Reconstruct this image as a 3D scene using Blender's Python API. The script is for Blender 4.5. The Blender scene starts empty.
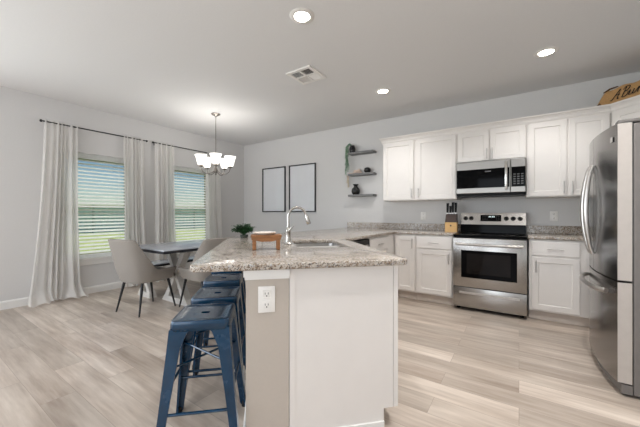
import bpy, bmesh, math, random
from mathutils import Vector, Matrix
random.seed(7)
C = bpy.context.scene.collection
SC = bpy.context.scene
PI = math.pi
R2 = math.sqrt(2)

# ------------------------------------------------------------------ camera, sky, light, exposure
cam_d = bpy.data.cameras.new('camera')
cam = bpy.data.objects.new('camera', cam_d); C.objects.link(cam)
cam_d.sensor_width = 36; cam_d.lens = 36 * 295 / 640; cam_d.clip_start = .05; cam_d.clip_end = 300
cam.location = (0, 0, 1.18); cam.rotation_euler = (PI / 2, 0, math.radians(34))
SC.camera = cam
SC.view_settings.view_transform = 'Standard'
SC.view_settings.look = 'None'
SC.view_settings.gamma = 1
SC.view_settings.use_curve_mapping = False
SC.view_settings.exposure = 0.0
SC.cycles.use_denoising = True
SC.cycles.max_bounces = 10
SC.cycles.diffuse_bounces = 6
SC.cycles.transparent_max_bounces = 16
SC.cycles.sample_clamp_indirect = 6
SC.cycles.caustics_reflective = False
SC.cycles.caustics_refractive = False

world = bpy.data.worlds.new('sky'); SC.world = world; world.use_nodes = True
wn = world.node_tree.nodes; wl = world.node_tree.links
sky = wn.new('ShaderNodeTexSky'); sky.sky_type = 'NISHITA'; sky.sun_disc = False
sky.sun_elevation = math.radians(48); sky.sun_rotation = math.radians(60); sky.air_density = 1.0; sky.dust_density = 0; sky.ozone_density = 3
wn['Background'].inputs['Strength'].default_value = .08
wl.new(sky.outputs['Color'], wn['Background'].inputs['Color'])


def lamp(name, typ, loc, rot, power, color=(1, 1, 1), **kw):
    d = bpy.data.lights.new(name, typ); d.energy = power; d.color = color
    for k, v in kw.items(): setattr(d, k, v)
    o = bpy.data.objects.new(name, d); o.location = loc; o.rotation_euler = rot
    C.objects.link(o); return o


lamp('sun', 'SUN', (-14, 2, 20), (0, math.radians(-38), math.radians(6)), 5.5, (1, .96, .9), angle=.01)
# unseen area lights added to brighten the room from behind and the left
lamp('rear_fill_light', 'AREA', (-3.3, -3.46, 1.45), (PI / 2, 0, 0), 84, (.88, .93, 1), shape='RECTANGLE', size=2.6, size_y=1.9)
lamp('rear_fill_light', 'AREA', (-.2, -3.46, 1.45), (PI / 2, 0, 0), 44, (.88, .93, 1), shape='RECTANGLE', size=2.0, size_y=1.9)
lamp('side_fill_light', 'AREA', (-5.22, -1.35, 1.45), (PI / 2, 0, -PI / 2), 84, (.86, .92, 1), shape='RECTANGLE', size=2.4, size_y=1.9)
# sky portals in the two dining windows
for yc in (1.83, 3.32):
    p = lamp('window_portal', 'AREA', (-5.40, yc, 1.27), (0, -PI / 2, 0), 1, shape='RECTANGLE', size=1.56, size_y=.92)
    p.data.cycles.is_portal = True
DOWN_W, CHAND_W = 80, 2.4

# ------------------------------------------------------------------ helpers


def lin(r, g, b):
    f = lambda c: (c / 255 / 12.92) if c / 255 <= .04045 else ((c / 255 + .055) / 1.055) ** 2.4
    return (f(r), f(g), f(b), 1)


class MB:
    """collects shapes in one bmesh"""

    def __init__(s): s.bm = bmesh.new()

    def box(s, x0, x1, y0, y1, z0, z1, bev=0, seg=2, M=None):
        vs = [s.bm.verts.new((x, y, z)) for x in (x0, x1) for y in (y0, y1) for z in (z0, z1)]
        fs = [s.bm.faces.new([vs[i] for i in f]) for f in ((0, 1, 3, 2), (4, 6, 7, 5), (0, 4, 5, 1), (2, 3, 7, 6), (0, 2, 6, 4), (1, 5, 7, 3))]
        geo = vs
        if bev:
            es = list({e for f in fs for e in f.edges})
            r = bmesh.ops.bevel(s.bm, geom=es, offset=bev, segments=seg, affect='EDGES', profile=.5)
            geo = list({v for f in r['faces'] for v in f.verts} | {v for v in vs if v.is_valid})
        if M is not None: bmesh.ops.transform(s.bm, matrix=M, verts=geo)
        return s

    def prism(s, poly, z0, z1, M=None):
        a = [s.bm.verts.new((x, y, z0)) for x, y in poly]; b = [s.bm.verts.new((x, y, z1)) for x, y in poly]
        n = len(poly)
        s.bm.faces.new(a[::-1]); s.bm.faces.new(b)
        for i in range(n): s.bm.faces.new((a[i], a[(i + 1) % n], b[(i + 1) % n], b[i]))
        if M is not None: bmesh.ops.transform(s.bm, matrix=M, verts=a + b)
        return s

    def hexa(s, lo, hi):
        """solid between two quads of 3D points"""
        a = [s.bm.verts.new(p) for p in lo]; b = [s.bm.verts.new(p) for p in hi]
        n = len(a)
        s.bm.faces.new(a[::-1]); s.bm.faces.new(b)
        for i in range(n): s.bm.faces.new((a[i], a[(i + 1) % n], b[(i + 1) % n], b[i]))
        return s

    def tube(s, pts, r, n=10, cap=True):
        pts = [Vector(p) for p in pts]
        rs = r if isinstance(r, (list, tuple)) else [r] * len(pts)
        rings = []; up = None
        for i, p in enumerate(pts):
            t = (pts[min(i + 1, len(pts) - 1)] - pts[max(i - 1, 0)]).normalized()
            if up is None:
                up = t.orthogonal().normalized()
            else:
                up = (up - t * up.dot(t)); up = up.normalized() if up.length > 1e-6 else t.orthogonal().normalized()
            q = t.cross(up)
            rings.append([s.bm.verts.new(p + (up * math.cos(k * 2 * PI / n) + q * math.sin(k * 2 * PI / n)) * rs[i]) for k in range(n)])
        for a, b in zip(rings, rings[1:]):
            for k in range(n): s.bm.faces.new((a[k], a[(k + 1) % n], b[(k + 1) % n], b[k]))
        if cap:
            s.bm.faces.new(rings[0][::-1]); s.bm.faces.new(rings[-1])
        return s

    def lathe(s, prof, c=(0, 0, 0), n=24, axis='Z', cap=True, M=None):
        rings = []; c = Vector(c); allv = []
        for r, h in prof:
            ring = []
            for k in range(n):
                a = 2 * PI * k / n; u, v = r * math.cos(a), r * math.sin(a)
                p = {'Z': (u, v, h), 'Y': (u, h, -v), 'X': (h, u, v)}[axis]
                ring.append(s.bm.verts.new(Vector(p) + c))
            rings.append(ring); allv += ring
        for a, b in zip(rings, rings[1:]):
            for k in range(n): s.bm.faces.new((a[k], a[(k + 1) % n], b[(k + 1) % n], b[k]))
        if cap:
            s.bm.faces.new(rings[0][::-1]); s.bm.faces.new(rings[-1])
        if M is not None: bmesh.ops.transform(s.bm, matrix=M, verts=allv)
        return s

    def ball(s, c, r, sub=2, sc=(1, 1, 1)):
        M = Matrix.Translation(c) @ Matrix.Diagonal((*[r * k for k in sc], 1))
        bmesh.ops.create_icosphere(s.bm, subdivisions=sub, radius=1, matrix=M); return s

    def leaf(s, p, d, nrm, L, W):
        d = Vector(d).normalized(); w = d.cross(Vector(nrm)); w = w.normalized() if w.length > 1e-4 else d.orthogonal().normalized()
        u = w.cross(d)
        a = s.bm.verts.new(Vector(p)); b = s.bm.verts.new(Vector(p) + d * L * .45 + w * W + u * L * .06)
        c = s.bm.verts.new(Vector(p) + d * L - u * L * .12); e = s.bm.verts.new(Vector(p) + d * L * .45 - w * W + u * L * .06)
        m = s.bm.verts.new(Vector(p) + d * L * .5 - u * L * .02)
        for f in ((a, m, b), (b, m, c), (c, m, e), (e, m, a)): s.bm.faces.new(f)
        return s

    def shaker(s, x0, x1, z0, z1, y=0, t=.019, rail=.057, rec=.008):
        """shaker door / drawer front: frame with recessed panel, front at y-t"""
        yf = y - t
        o = [(x0, z0), (x1, z0), (x1, z1), (x0, z1)]
        i1 = [(x0 + rail, z0 + rail), (x1 - rail, z0 + rail), (x1 - rail, z1 - rail), (x0 + rail, z1 - rail)]
        k = .006
        i2 = [(x0 + rail + k, z0 + rail + k), (x1 - rail - k, z0 + rail + k), (x1 - rail - k, z1 - rail - k), (x0 + rail + k, z1 - rail - k)]
        e = .002
        o2 = [(x0 + e, z0 + e), (x1 - e, z0 + e), (x1 - e, z1 - e), (x0 + e, z1 - e)]
        V = lambda L, yy: [s.bm.verts.new((a, yy, b)) for a, b in L]
        B = V(o, y); F0 = V(o, yf + e); F = V(o2, yf); I = V(i1, yf); J = V(i2, yf + rec)
        s.bm.faces.new(B)
        for P, Q in ((F0, B), (F, F0), (I, F), (J, I)):
            for q in range(4): s.bm.faces.new((P[q], P[(q + 1) % 4], Q[(q + 1) % 4], Q[q]))
        s.bm.faces.new(J[::-1])
        return s

    def build(s, name, mat, parent=None, loc=None, smooth=False, rot=None):
        bmesh.ops.recalc_face_normals(s.bm, faces=s.bm.faces)
        me = bpy.data.meshes.new(name)
        if loc is not None and parent is None and rot is None:
            bmesh.ops.translate(s.bm, vec=-Vector(loc), verts=s.bm.verts)
        s.bm.to_mesh(me); s.bm.free()
        o = bpy.data.objects.new(name, me); C.objects.link(o)
        if mat: me.materials.append(mat)
        if smooth:
            for p in me.polygons: p.use_smooth = True
            if smooth == 'auto': me.set_sharp_from_angle(angle=math.radians(38))
        if parent: o.parent = parent
        if loc is not None: o.location = loc
        if rot is not None: o.rotation_euler = rot
        return o


def tag(o, label=None, cat=None, group=None, kind=None):
    if label: o['label'] = label
    if cat: o['category'] = cat
    if group: o['group'] = group
    if kind: o['kind'] = kind
    return o


def thing(name, label, cat, loc=(0, 0, 0), rz=0, group=None, kind=None):
    o = bpy.data.objects.new(name, None); C.objects.link(o); o.empty_display_size = .1
    o.location = loc; o.rotation_euler = (0, 0, rz)
    return tag(o, label, cat, group, kind)


def dup(root, loc, rz, label, group=None):
    r = root.copy(); C.objects.link(r); r.location = loc; r.rotation_euler = (0, 0, rz); r['label'] = label
    if group: r['group'] = group
    for ch in list(root.children):
        c = ch.copy(); C.objects.link(c); c.parent = r
        for g in list(ch.children):
            d = g.copy(); C.objects.link(d); d.parent = c
    return r


# ------------------------------------------------------------------ materials
class NT:
    def __init__(s, name):
        s.m = bpy.data.materials.new(name); s.m.use_nodes = True
        s.n = s.m.node_tree.nodes; s.l = s.m.node_tree.links
        s.b = s.n['Principled BSDF']; s.out = s.n['Material Output']

    def node(s, t, **kw):
        x = s.n.new('ShaderNode' + t)
        for k, v in kw.items():
            if k in x.inputs: x.inputs[k].default_value = v
            else: setattr(x, k, v)
        return x

    def coord(s, scale=(1, 1, 1), rot=(0, 0, 0), kind='Object'):
        t = s.node('TexCoord'); mp = s.node('Mapping')
        mp.inputs['Scale'].default_value = scale; mp.inputs['Rotation'].default_value = rot
        s.l.new(t.outputs[kind], mp.inputs['Vector']); return mp.outputs['Vector']

    def noise(s, vec, scale, detail=3, rough=.5):
        x = s.node('TexNoise'); x.inputs['Scale'].default_value = scale; x.inputs['Detail'].default_value = detail
        x.inputs['Roughness'].default_value = rough; s.l.new(vec, x.inputs['Vector']); return x.outputs['Fac']

    def ramp(s, fac, stops, interp='LINEAR'):
        x = s.node('ValToRGB'); x.color_ramp.interpolation = interp
        e = x.color_ramp.elements
        while len(e) < len(stops): e.new(.5)
        for q, (p, c) in zip(e, stops): q.position = p; q.color = c
        s.l.new(fac, x.inputs['Fac']); return x.outputs['Color']

    def mix(s, fac, a, b, mode='MIX'):
        x = s.node('Mix', data_type='RGBA', blend_type=mode)
        for sock, v in ((x.inputs['Factor'], fac), (x.inputs[6], a), (x.inputs[7], b)):
            if hasattr(v, 'links'): s.l.new(v, sock)
            else: sock.default_value = v
        return x.outputs[2]

    def bump(s, h, strength=.1, dist=.01):
        x = s.node('Bump'); x.inputs['Strength'].default_value = strength; x.inputs['Distance'].default_value = dist
        s.l.new(h, x.inputs['Height']); s.l.new(x.outputs['Normal'], s.b.inputs['Normal'])

    def set(s, name, v):
        if hasattr(v, 'links'): s.l.new(v, s.b.inputs[name])
        else: s.b.inputs[name].default_value = v


def plain(name, col, rough=.5, metal=0, var=.04, scale=20, bump=0, spec=None, coat=0, stretch=(1, 1, 1)):
    t = NT(name); v = t.coord(stretch); n = t.noise(v, scale, 4)
    c = lin(*col)
    lo = tuple(max(0, k * (1 - var)) for k in c[:3]) + (1,); hi = tuple(min(1, k * (1 + var)) for k in c[:3]) + (1,)
    t.set('Base Color', t.ramp(n, [(.3, lo), (.7, hi)]))
    t.set('Roughness', rough); t.set('Metallic', metal)
    if spec is not None: t.set('Specular IOR Level', spec)
    if coat: t.set('Coat Weight', coat); t.set('Coat Roughness', .1)
    if bump: t.bump(n, bump, .004)
    return t.m


def emissive(name, col, strength):
    t = NT(name); c = lin(*col); t.set('Base Color', (.8, .8, .8, 1)); t.set('Emission Color', c); t.set('Emission Strength', strength)
    t.set('Roughness', .4); return t.m


M = {}
M['wall'] = plain('wall_paint', (212, 211, 210), .75, var=.012, scale=60, bump=.03)
M['ceiling'] = plain('ceiling_paint', (226, 226, 226), .85, var=.012, scale=80, bump=.06)
M['trim'] = plain('white_trim_paint', (232, 231, 228), .4, var=.01)
M['cabinet'] = plain('white_cabinet_paint', (226, 222, 218), .38, var=.012, scale=8)
M['toe'] = plain('toe_kick_paint', (205, 194, 184), .5, var=.03)
M['steel_handle'] = plain('brushed_nickel', (196, 192, 188), .3, 1, var=.03)
M['chrome'] = plain('brushed_faucet_nickel', (200, 197, 192), .2, 1, var=.02)
M['black_metal'] = plain('black_metal', (24, 24, 26), .45, .3)
M['black_leg'] = plain('black_leg_paint', (18, 18, 19), .45)
M['frame_black'] = plain('black_frame', (28, 30, 32), .4)
M['black_glass'] = plain('black_glass', (9, 9, 10), .06, var=.02, spec=.06)
M['black_plastic'] = plain('black_plastic', (14, 14, 15), .45, spec=.2)
M['oven_glass'] = plain('oven_window_glass', (26, 23, 22), .05, var=.2, scale=3, spec=.10)
M['white_plastic'] = plain('white_plastic', (236, 234, 230), .35, var=.01)
M['dark_slot'] = plain('dark_slot', (30, 29, 28), .6)
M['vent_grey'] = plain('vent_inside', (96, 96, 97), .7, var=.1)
M['rubber'] = plain('black_rubber', (14, 14, 15), .7)
M['chair_fabric'] = plain('greige_upholstery', (146, 140, 133), .9, var=.08, scale=350, bump=.15)
M['seam'] = plain('dark_seam_piping', (96, 90, 84), .9)
M['table_top'] = plain('grey_table_top', (168, 172, 178), .2, var=.10, scale=6, stretch=(8, 1, 1))
M['table_edge'] = plain('dark_table_edge', (38, 40, 46), .4, var=.15)
M['table_white'] = plain('distressed_white_wood', (214, 210, 204), .5, var=.06, scale=12, stretch=(1, 1, 6))
M['shelf'] = plain('grey_stained_wood', (118, 118, 118), .55, var=.18, scale=16, stretch=(1, 6, 6))
M['pot_black'] = plain('black_ceramic', (22, 22, 24), .25)
M['bead'] = plain('pale_wood_bead', (222, 202, 188), .6, var=.08)
M['tassel'] = plain('jute_tassel', (196, 184, 164), .9, var=.12, scale=80)
M['leaf_pale'] = plain('grey_green_leaf', (140, 172, 146), .6, var=.25, scale=30)
M['leaf_dark'] = plain('dark_green_leaf', (44, 84, 48), .45, var=.4, scale=25)
M['wood_warm'] = plain('acacia_wood', (140, 94, 56), .45, var=.22, scale=14, stretch=(1, 5, 5))
M['wood_pale'] = plain('bamboo_wood', (206, 166, 108), .5, var=.1, scale=20, stretch=(1, 5, 5))
M['wood_dark'] = plain('walnut_wood', (58, 40, 34), .4, var=.2, scale=20)
M['cloth_white'] = plain('white_stoneware', (226, 216, 206), .4, var=.05)
M['burlap'] = plain('kraft_burlap', (184, 144, 96), .95, var=.16, scale=120, bump=.3)
M['burlap_dark'] = plain('dark_strap', (92, 66, 34), .8, var=.2)
M['ink'] = plain('black_ink', (38, 32, 28), .8)
M['poster'] = plain('blank_print_paper', (232, 234, 238), .6, var=.02, scale=3)
M['grout'] = plain('counter_underside', (150, 140, 128), .8)
M['display'] = emissive('display_digits', (190, 225, 225), .6)


def steel(name, base=(176, 173, 169), rough=.27, axis=(1, 1, 60)):
    t = NT(name); v = t.coord(axis); n = t.noise(v, 9, 2)
    c = lin(*base)
    t.set('Base Color', t.ramp(n, [(.3, tuple(k * .93 for k in c[:3]) + (1,)), (.7, c)]))
    t.set('Metallic', 1); t.set('Roughness', rough); t.bump(n, .015, .002); return t.m


M['steel'] = steel('stainless_steel')
M['steel_dark'] = steel('microwave_stainless', (150, 147, 143), .3)
M['steel_fridge'] = steel('fridge_stainless', (150, 147, 145), .22, (1, 1, 40))
M['fridge_edge'] = plain('fridge_door_edge', (184, 177, 171), .5, .25, var=.03)
M['fridge_side'] = plain('fridge_side_paint', (116, 112, 109), .55, .2)


def granite():
    t = NT('speckled_granite'); v = t.coord()
    n1 = t.noise(v, 16, 5, .62)
    base = t.ramp(n1, [(.30, lin(128, 116, 103)), (.42, lin(170, 159, 146)), (.56, lin(194, 187, 178)), (.70, lin(164, 148, 130))])
    n2 = t.noise(v, 85, 4, .65)
    c = t.mix(t.ramp(n2, [(.52, (0, 0, 0, 1)), (.57, (1, 1, 1, 1))]), base, lin(126, 106, 87))
    n4 = t.noise(v, 70, 3)
    c = t.mix(t.ramp(n4, [(.60, (0, 0, 0, 1)), (.66, (1, 1, 1, 1))]), c, lin(180, 180, 181))
    n3 = t.noise(v, 120, 3, .6)
    c = t.mix(t.ramp(n3, [(.57, (0, 0, 0, 1)), (.61, (1, 1, 1, 1))]), c, lin(76, 69, 66))
    vo = t.node('TexVoronoi', feature='F1'); vo.inputs['Scale'].default_value = 72; t.l.new(v, vo.inputs['Vector'])
    c = t.mix(t.ramp(vo.outputs['Distance'], [(.16, (1, 1, 1, 1)), (.22, (0, 0, 0, 1))]), c, lin(42, 38, 38))
    t.set('Base Color', c); t.set('Roughness', .15); t.set('Specular IOR Level', .5); return t.m


M['granite'] = granite()


def floor_mat():
    t = NT('vinyl_plank_floor'); v = t.coord()
    br = t.node('TexBrick'); br.offset = .37; br.offset_frequency = 2; br.squash = 1
    t.l.new(v, br.inputs['Vector'])
    for k, val in (('Scale', 1), ('Brick Width', 1.22), ('Row Height', .18), ('Mortar Size', .0012), ('Mortar Smooth', .1), ('Bias', 0)):
        br.inputs[k].default_value = val
    br.inputs['Color1'].default_value = (0, 0, 0, 1); br.inputs['Color2'].default_value = (1, 1, 1, 1); br.inputs['Mortar'].default_value = (.5, .5, .5, 1)
    rnd = br.outputs['Color']
    # shift the grain per plank
    mul = t.node('VectorMath', operation='SCALE'); mul.inputs['Scale'].default_value = 17; t.l.new(rnd, mul.inputs[0])
    add = t.node('VectorMath', operation='ADD'); t.l.new(v, add.inputs[0]); t.l.new(mul.outputs[0], add.inputs[1])
    mp = t.node('Mapping'); mp.inputs['Scale'].default_value = (1.1, 13, 1); t.l.new(add.outputs[0], mp.inputs['Vector'])
    g = t.noise(mp.outputs['Vector'], 2.1, 6, .62)
    mp2 = t.node('Mapping'); mp2.inputs['Scale'].default_value = (.7, 3.2, 1); t.l.new(add.outputs[0], mp2.inputs['Vector'])
    g2 = t.noise(mp2.outputs['Vector'], 1.7, 3, .5)
    c1 = t.ramp(g, [(.28, lin(140, 122, 108)), (.48, lin(188, 173, 159)), (.70, lin(222, 210, 197))])
    c = t.mix(.6, c1, t.ramp(g2, [(.3, lin(160, 144, 131)), (.7, lin(218, 207, 195))]))
    tint = t.ramp(rnd, [(0, (.74, .73, .72, 1)), (.5, (.93, .925, .92, 1)), (1, (1.08, 1.08, 1.08, 1))])
    c = t.mix(1, c, tint, 'MULTIPLY')
    c = t.mix(t.ramp(br.outputs['Fac'], [(0, (0, 0, 0, 1)), (1, (.6, .6, .6, 1))]), c, lin(120, 106, 95))
    t.set('Base Color', c)
    t.set('Roughness', .3); t.bump(g, .03, .002)
    return t.m


M['floor'] = floor_mat()


def curtain_mat():
    t = NT('white_linen_curtain'); v = t.coord((60, 260, 260)); n = t.noise(v, 3, 2)
    col = t.ramp(n, [(.3, lin(232, 230, 227)), (.7, lin(245, 243, 240))])
    d = t.node('BsdfDiffuse'); tr = t.node('BsdfTranslucent'); tp = t.node('BsdfTransparent')
    t.l.new(col, d.inputs['Color']); t.l.new(col, tr.inputs['Color'])
    m1 = t.node('MixShader'); m1.inputs[0].default_value = .42
    t.l.new(d.outputs[0], m1.inputs[1]); t.l.new(tr.outputs[0], m1.inputs[2])
    m2 = t.node('MixShader'); m2.inputs[0].default_value = .14
    t.l.new(m1.outputs[0], m2.inputs[1]); t.l.new(tp.outputs[0], m2.inputs[2])
    t.l.new(m2.outputs[0], t.out.inputs['Surface']); return t.m


M['curtain'] = curtain_mat()


def blind_mat():
    t = NT('white_blind_slat'); v = t.coord(); n = t.noise(v, 30, 2)
    col = t.ramp(n, [(.3, lin(238, 239, 239)), (.7, lin(245, 246, 246))])
    d = t.node('BsdfDiffuse'); tr = t.node('BsdfTranslucent'); t.l.new(col, d.inputs['Color']); t.l.new(col, tr.inputs['Color'])
    m1 = t.node('MixShader'); m1.inputs[0].default_value = .5
    t.l.new(d.outputs[0], m1.inputs[1]); t.l.new(tr.outputs[0], m1.inputs[2]); t.l.new(m1.outputs[0], t.out.inputs['Surface']); return t.m


M['blind'] = blind_mat()


def glass_mat(name, tint=(.93, .96, .96, 1), ior=.05):
    t = NT(name); tp = t.node('BsdfTransparent'); tp.inputs['Color'].default_value = tint
    gl = t.node('BsdfGlossy'); gl.inputs['Roughness'].default_value = .02
    lw = t.node('LayerWeight'); lw.inputs['Blend'].default_value = .5
    pw = t.node('Math', operation='POWER'); pw.inputs[1].default_value = 4.5; t.l.new(lw.outputs['Facing'], pw.inputs[0])
    ad = t.node('Math', operation='MULTIPLY_ADD'); ad.inputs[1].default_value = .8; ad.inputs[2].default_value = ior; t.l.new(pw.outputs[0], ad.inputs[0])
    m = t.node('MixShader'); t.l.new(ad.outputs[0], m.inputs[0]); t.l.new(tp.outputs[0], m.inputs[1]); t.l.new(gl.outputs[0], m.inputs[2])
    t.l.new(m.outputs[0], t.out.inputs['Surface']); return t.m


M['glass'] = glass_mat('window_glass')
M['pic_glass'] = glass_mat('picture_glass', (1, 1, 1, 1), .03)


def shade_mat():
    t = NT('frosted_glass_shade'); t.set('Base Color', (.9, .88, .85, 1)); t.set('Roughness', .4)
    t.set('Emission Color', (1, .96, .9, 1)); t.set('Emission Strength', 1.6); return t.m


M['shade'] = shade_mat()
M['lens'] = emissive('downlight_lens', (255, 247, 232), 6)


def blue_metal():
    t = NT('teal_blue_enamel'); v = t.coord(); n = t.noise(v, 6, 5, .6)
    t.set('Base Color', t.ramp(n, [(.3, lin(0, 42, 68)), (.7, lin(3, 58, 90))]))
    t.set('Metallic', .15); t.set('Roughness', t.ramp(n, [(.3, (.2, .2, .2, 1)), (.7, (.3, .3, .3, 1))])); t.set('Coat Weight', .35); t.set('Coat Roughness', .12); return t.m


M['blue'] = blue_metal()


def grass_mat():
    t = NT('lawn_grass'); v = t.coord(); n = t.noise(v, 1.2, 8, .7)
    t.set('Base Color', t.ramp(n, [(.3, lin(110, 132, 54)), (.55, lin(158, 170, 82)), (.75, lin(190, 194, 112))])); t.set('Roughness', .9); return t.m


M['grass'] = grass_mat()
M['window_tan'] = plain('tan_window_sash', (132, 130, 100), .5, var=.03)
M['fence'] = plain('weathered_fence', (214, 234, 234), .8, var=.15, scale=3, stretch=(1, 4, .3))
M['fence_post'] = plain('pale_fence_post', (176, 196, 192), .8)
M['copper_hub'] = plain('brushed_nickel_dark', (140, 134, 128), .35, .9)

# ------------------------------------------------------------------ the room
XL, XR, YB, YR, H = -5.25, 1.42, 4.65, -3.5, 2.74
T = .16
WIN = [(1.37, 2.29), (2.86, 3.78)]; WZ0, WZ1 = .50, 2.06


def struct(mb, name, mat, loc=None): return tag(mb.build(name, mat, loc=loc), kind='structure')


def wall_holes_x(x0, x1, ya, yb, holes, z0, z1):
    mb = MB(); y = ya
    for a, b in holes:
        mb.box(x0, x1, y, a, 0, H); mb.box(x0, x1, a, b, 0, z0); mb.box(x0, x1, a, b, z1, H); y = b
    mb.box(x0, x1, y, yb, 0, H); return mb


struct(MB().box(XL - T, XR + T, YR - T, YB + T, -.12, 0), 'floor', M['floor'])
struct(MB().box(XL - T, XR + T, YR - T, YB + T, H, H + .15), 'ceiling', M['ceiling'])
mb = wall_holes_x(XL - T, XL, .5, YB, WIN, WZ0, WZ1)
mb.box(XL - T, XL, YR, -2.6, 0, H); mb.box(XL - T, XL, -.1, .5, 0, H); mb.box(XL - T, XL, -2.6, -.1, 0, .48); mb.box(XL - T, XL, -2.6, -.1, 2.42, H)  # opening out of view, added for the side fill light
struct(mb, 'wall_left', M['wall'])
struct(MB().box(XL - T, XR + T, YB, YB + T, 0, H), 'wall_back', M['wall'])
struct(MB().box(XR, XR + T, YR, YB, 0, H), 'wall_right', M['wall'])
mb = MB()   # rear wall behind the camera; its openings are added for the fill lights
for a, b in ((XL - T, -4.65), (-1.95, -1.25), (.85, XR + T)): mb.box(a, b, YR - T, YR, 0, H)
for a, b in ((-4.65, -1.95), (-1.25, .85)): mb.box(a, b, YR - T, YR, 0, .45); mb.box(a, b, YR - T, YR, 2.45, H)
struct(mb, 'wall_rear', M['wall'])


def baseboard_profile(mb, a, b, nrm, h=.105, t=.014):
    """baseboard from a to b (floor points) standing out along nrm"""
    a = Vector((*a, 0)); b = Vector((*b, 0)); n = Vector((*nrm, 0))
    prof = [(0, 0), (t, 0), (t, h - .02), (t * .45, h), (0, h)]
    A = [mb.bm.verts.new(a + n * p + Vector((0, 0, q))) for p, q in prof]; B = [mb.bm.verts.new(b + n * p + Vector((0, 0, q))) for p, q in prof]
    k = len(prof); mb.bm.faces.new(A); mb.bm.faces.new(B[::-1])
    for i in range(k): mb.bm.faces.new((A[i], B[i], B[(i + 1) % k], A[(i + 1) % k]))
    return mb


struct(baseboard_profile(MB(), (XL, YR), (XL, YB), (1, 0)), 'baseboard_left', M['trim'])
struct(baseboard_profile(MB(), (XL + .015, YB), (-2.34, YB), (0, -1)), 'baseboard_back', M['trim'])


def window(i, y0, y1):
    w = thing('window_%d' % i, None, None, (XL - .10, (y0 + y1) / 2, WZ0), kind='structure')
    hw = (y1 - y0) / 2; hh = WZ1 - WZ0; f = .045

    def ring(mb, a, b, c, d, x0, x1, t):
        mb.box(x0, x1, a, a + t, c, d); mb.box(x0, x1, b - t, b, c, d); mb.box(x0, x1, a + t, b - t, c, c + t); mb.box(x0, x1, a + t, b - t, d - t, d); return mb
    ring(MB(), -hw + .002, hw - .002, .002, hh - .002, -.04, .03, f).build('window_frame', M['window_tan'], w)
    mid = hh * .49
    up = ring(MB(), -hw + f, hw - f, mid, hh - f, -.03, -.005, .032).build('upper_sash', M['window_tan'], w)
    MB().box(-.02, -.016, -hw + f + .03, hw - f - .03, mid + .03, hh - f - .03).build('pane', M['glass'], up)
    lo = ring(MB(), -hw + f, hw - f, f, mid + .04, 0, .024, .038).build('lower_sash', M['window_tan'], w)
    MB().box(.010, .014, -hw + f + .036, hw - f - .036, f + .036, mid + .004).build('pane', M['glass'], lo)
    s = MB().box(XL - .068, XL + .0005, y0 + .002, y1 - .002, WZ0 + .001, WZ0 + .022)
    s.box(XL + .001, XL + .045, y0 - .06, y1 + .06, WZ0 + .001, WZ0 + .022)
    s.box(XL + .001, XL + .016, y0 - .045, y1 + .045, WZ0 - .075, WZ0, .003)
    struct(s, 'trim_%d' % i, M['trim'])


for i, (a, b) in enumerate(WIN): window(i + 1, a, b)

# ------------------------------------------------------------------ outside
tag(MB().box(-60, XL - .6, -40, 60, -.3, -.2).build('lawn', M['grass'], loc=(-30, 10, -.3)), 'sunlit mown lawn seen through the lower blinds', 'lawn', kind='stuff')
fe = thing('garden_fence', 'grey green board fence beyond the lawn outside the windows', 'fence', (-24, 12, -.2))
mb = MB()
for k in range(150):
    y = -24 + k * .32
    mb.box(-.012, .012, y, y + .308, .06, 1.9)
mb.build('boards', M['fence'], fe)
for k in range(20):
    y = -24 + k * 2.5
    MB().box(.015, .11, y - .05, y + .05, 0, 1.98).build('post', M['fence_post'], fe)
mb = MB()
for z in (.3, 1.0, 1.7): mb.box(.014, .05, -24, 24, z, z + .09)
mb.build('rail', M['fence'], fe)

# ------------------------------------------------------------------ peninsula geometry: s = towards the kitchen, e = along it


def se(s, e): return ((s - e) / R2, (s + e) / R2)


CT, CB = .928, .896      # counter top / underside
E0 = 1.533               # end face
SW0, SW1, SP = -.083, .135, .742
XF = -1.465              # leg cabinet front (faces +X)
# half wall carrying the bar side
wi = (-2.20 + (SW1 - SW0), None)
bend_o = (-2.20, SW0 * R2 + 2.20); xi = -2.20 + .218; bend_i = (xi, SW1 * R2 - xi)
hw = [se(SW0, E0), se(SW1, E0), bend_i, (xi, YB - .001), (-2.20, YB - .001), bend_o]
struct(MB().prism(hw, 0, CB - .002), 'wall_peninsula', plain('greige_half_wall_paint', (186, 177, 167), .7, var=.012, scale=60, bump=.03))
# cap moulding and baseboard of the half wall
mb = MB()
o1 = [se(SW0 - .012, E0 - .014), se(SW1 + .002, E0 - .014), se(SW1 + .002, E0 - .0005), se(SW0 - .0005, E0 - .0005), (bend_o[0] - .0005, bend_o[1]), (-2.2005, YB - .002), (-2.212, YB - .002), (-2.212, bend_o[1] - .006)]
mb.prism(o1, .860, CB - .003)
o2 = [se(SW0 - .006, E0 - .007), se(SW1 + .001, E0 - .007), se(SW1 + .001, E0 - .0005), se(SW0 - .0005, E0 - .0005), (bend_o[0] - .0005, bend_o[1]), (-2.2005, YB - .002), (-2.206, YB - .002), (-2.206, bend_o[1] - .003)]
mb.prism(o2, .845, .860)
struct(mb, 'trim_3', M['trim'])
mb = MB()
d = (-1 / R2, -1 / R2)
baseboard_profile(mb, se(SW0 - .001, E0 - .001), (bend_o[0] - .001, bend_o[1] - .001), d)
baseboard_profile(mb, (-2.201, bend_o[1]), (-2.201, YB - .015), (-1, 0))
struct(mb, 'baseboard_peninsula', M['trim'])

# ------------------------------------------------------------------ cabinets
CAB = M['cabinet']


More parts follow.
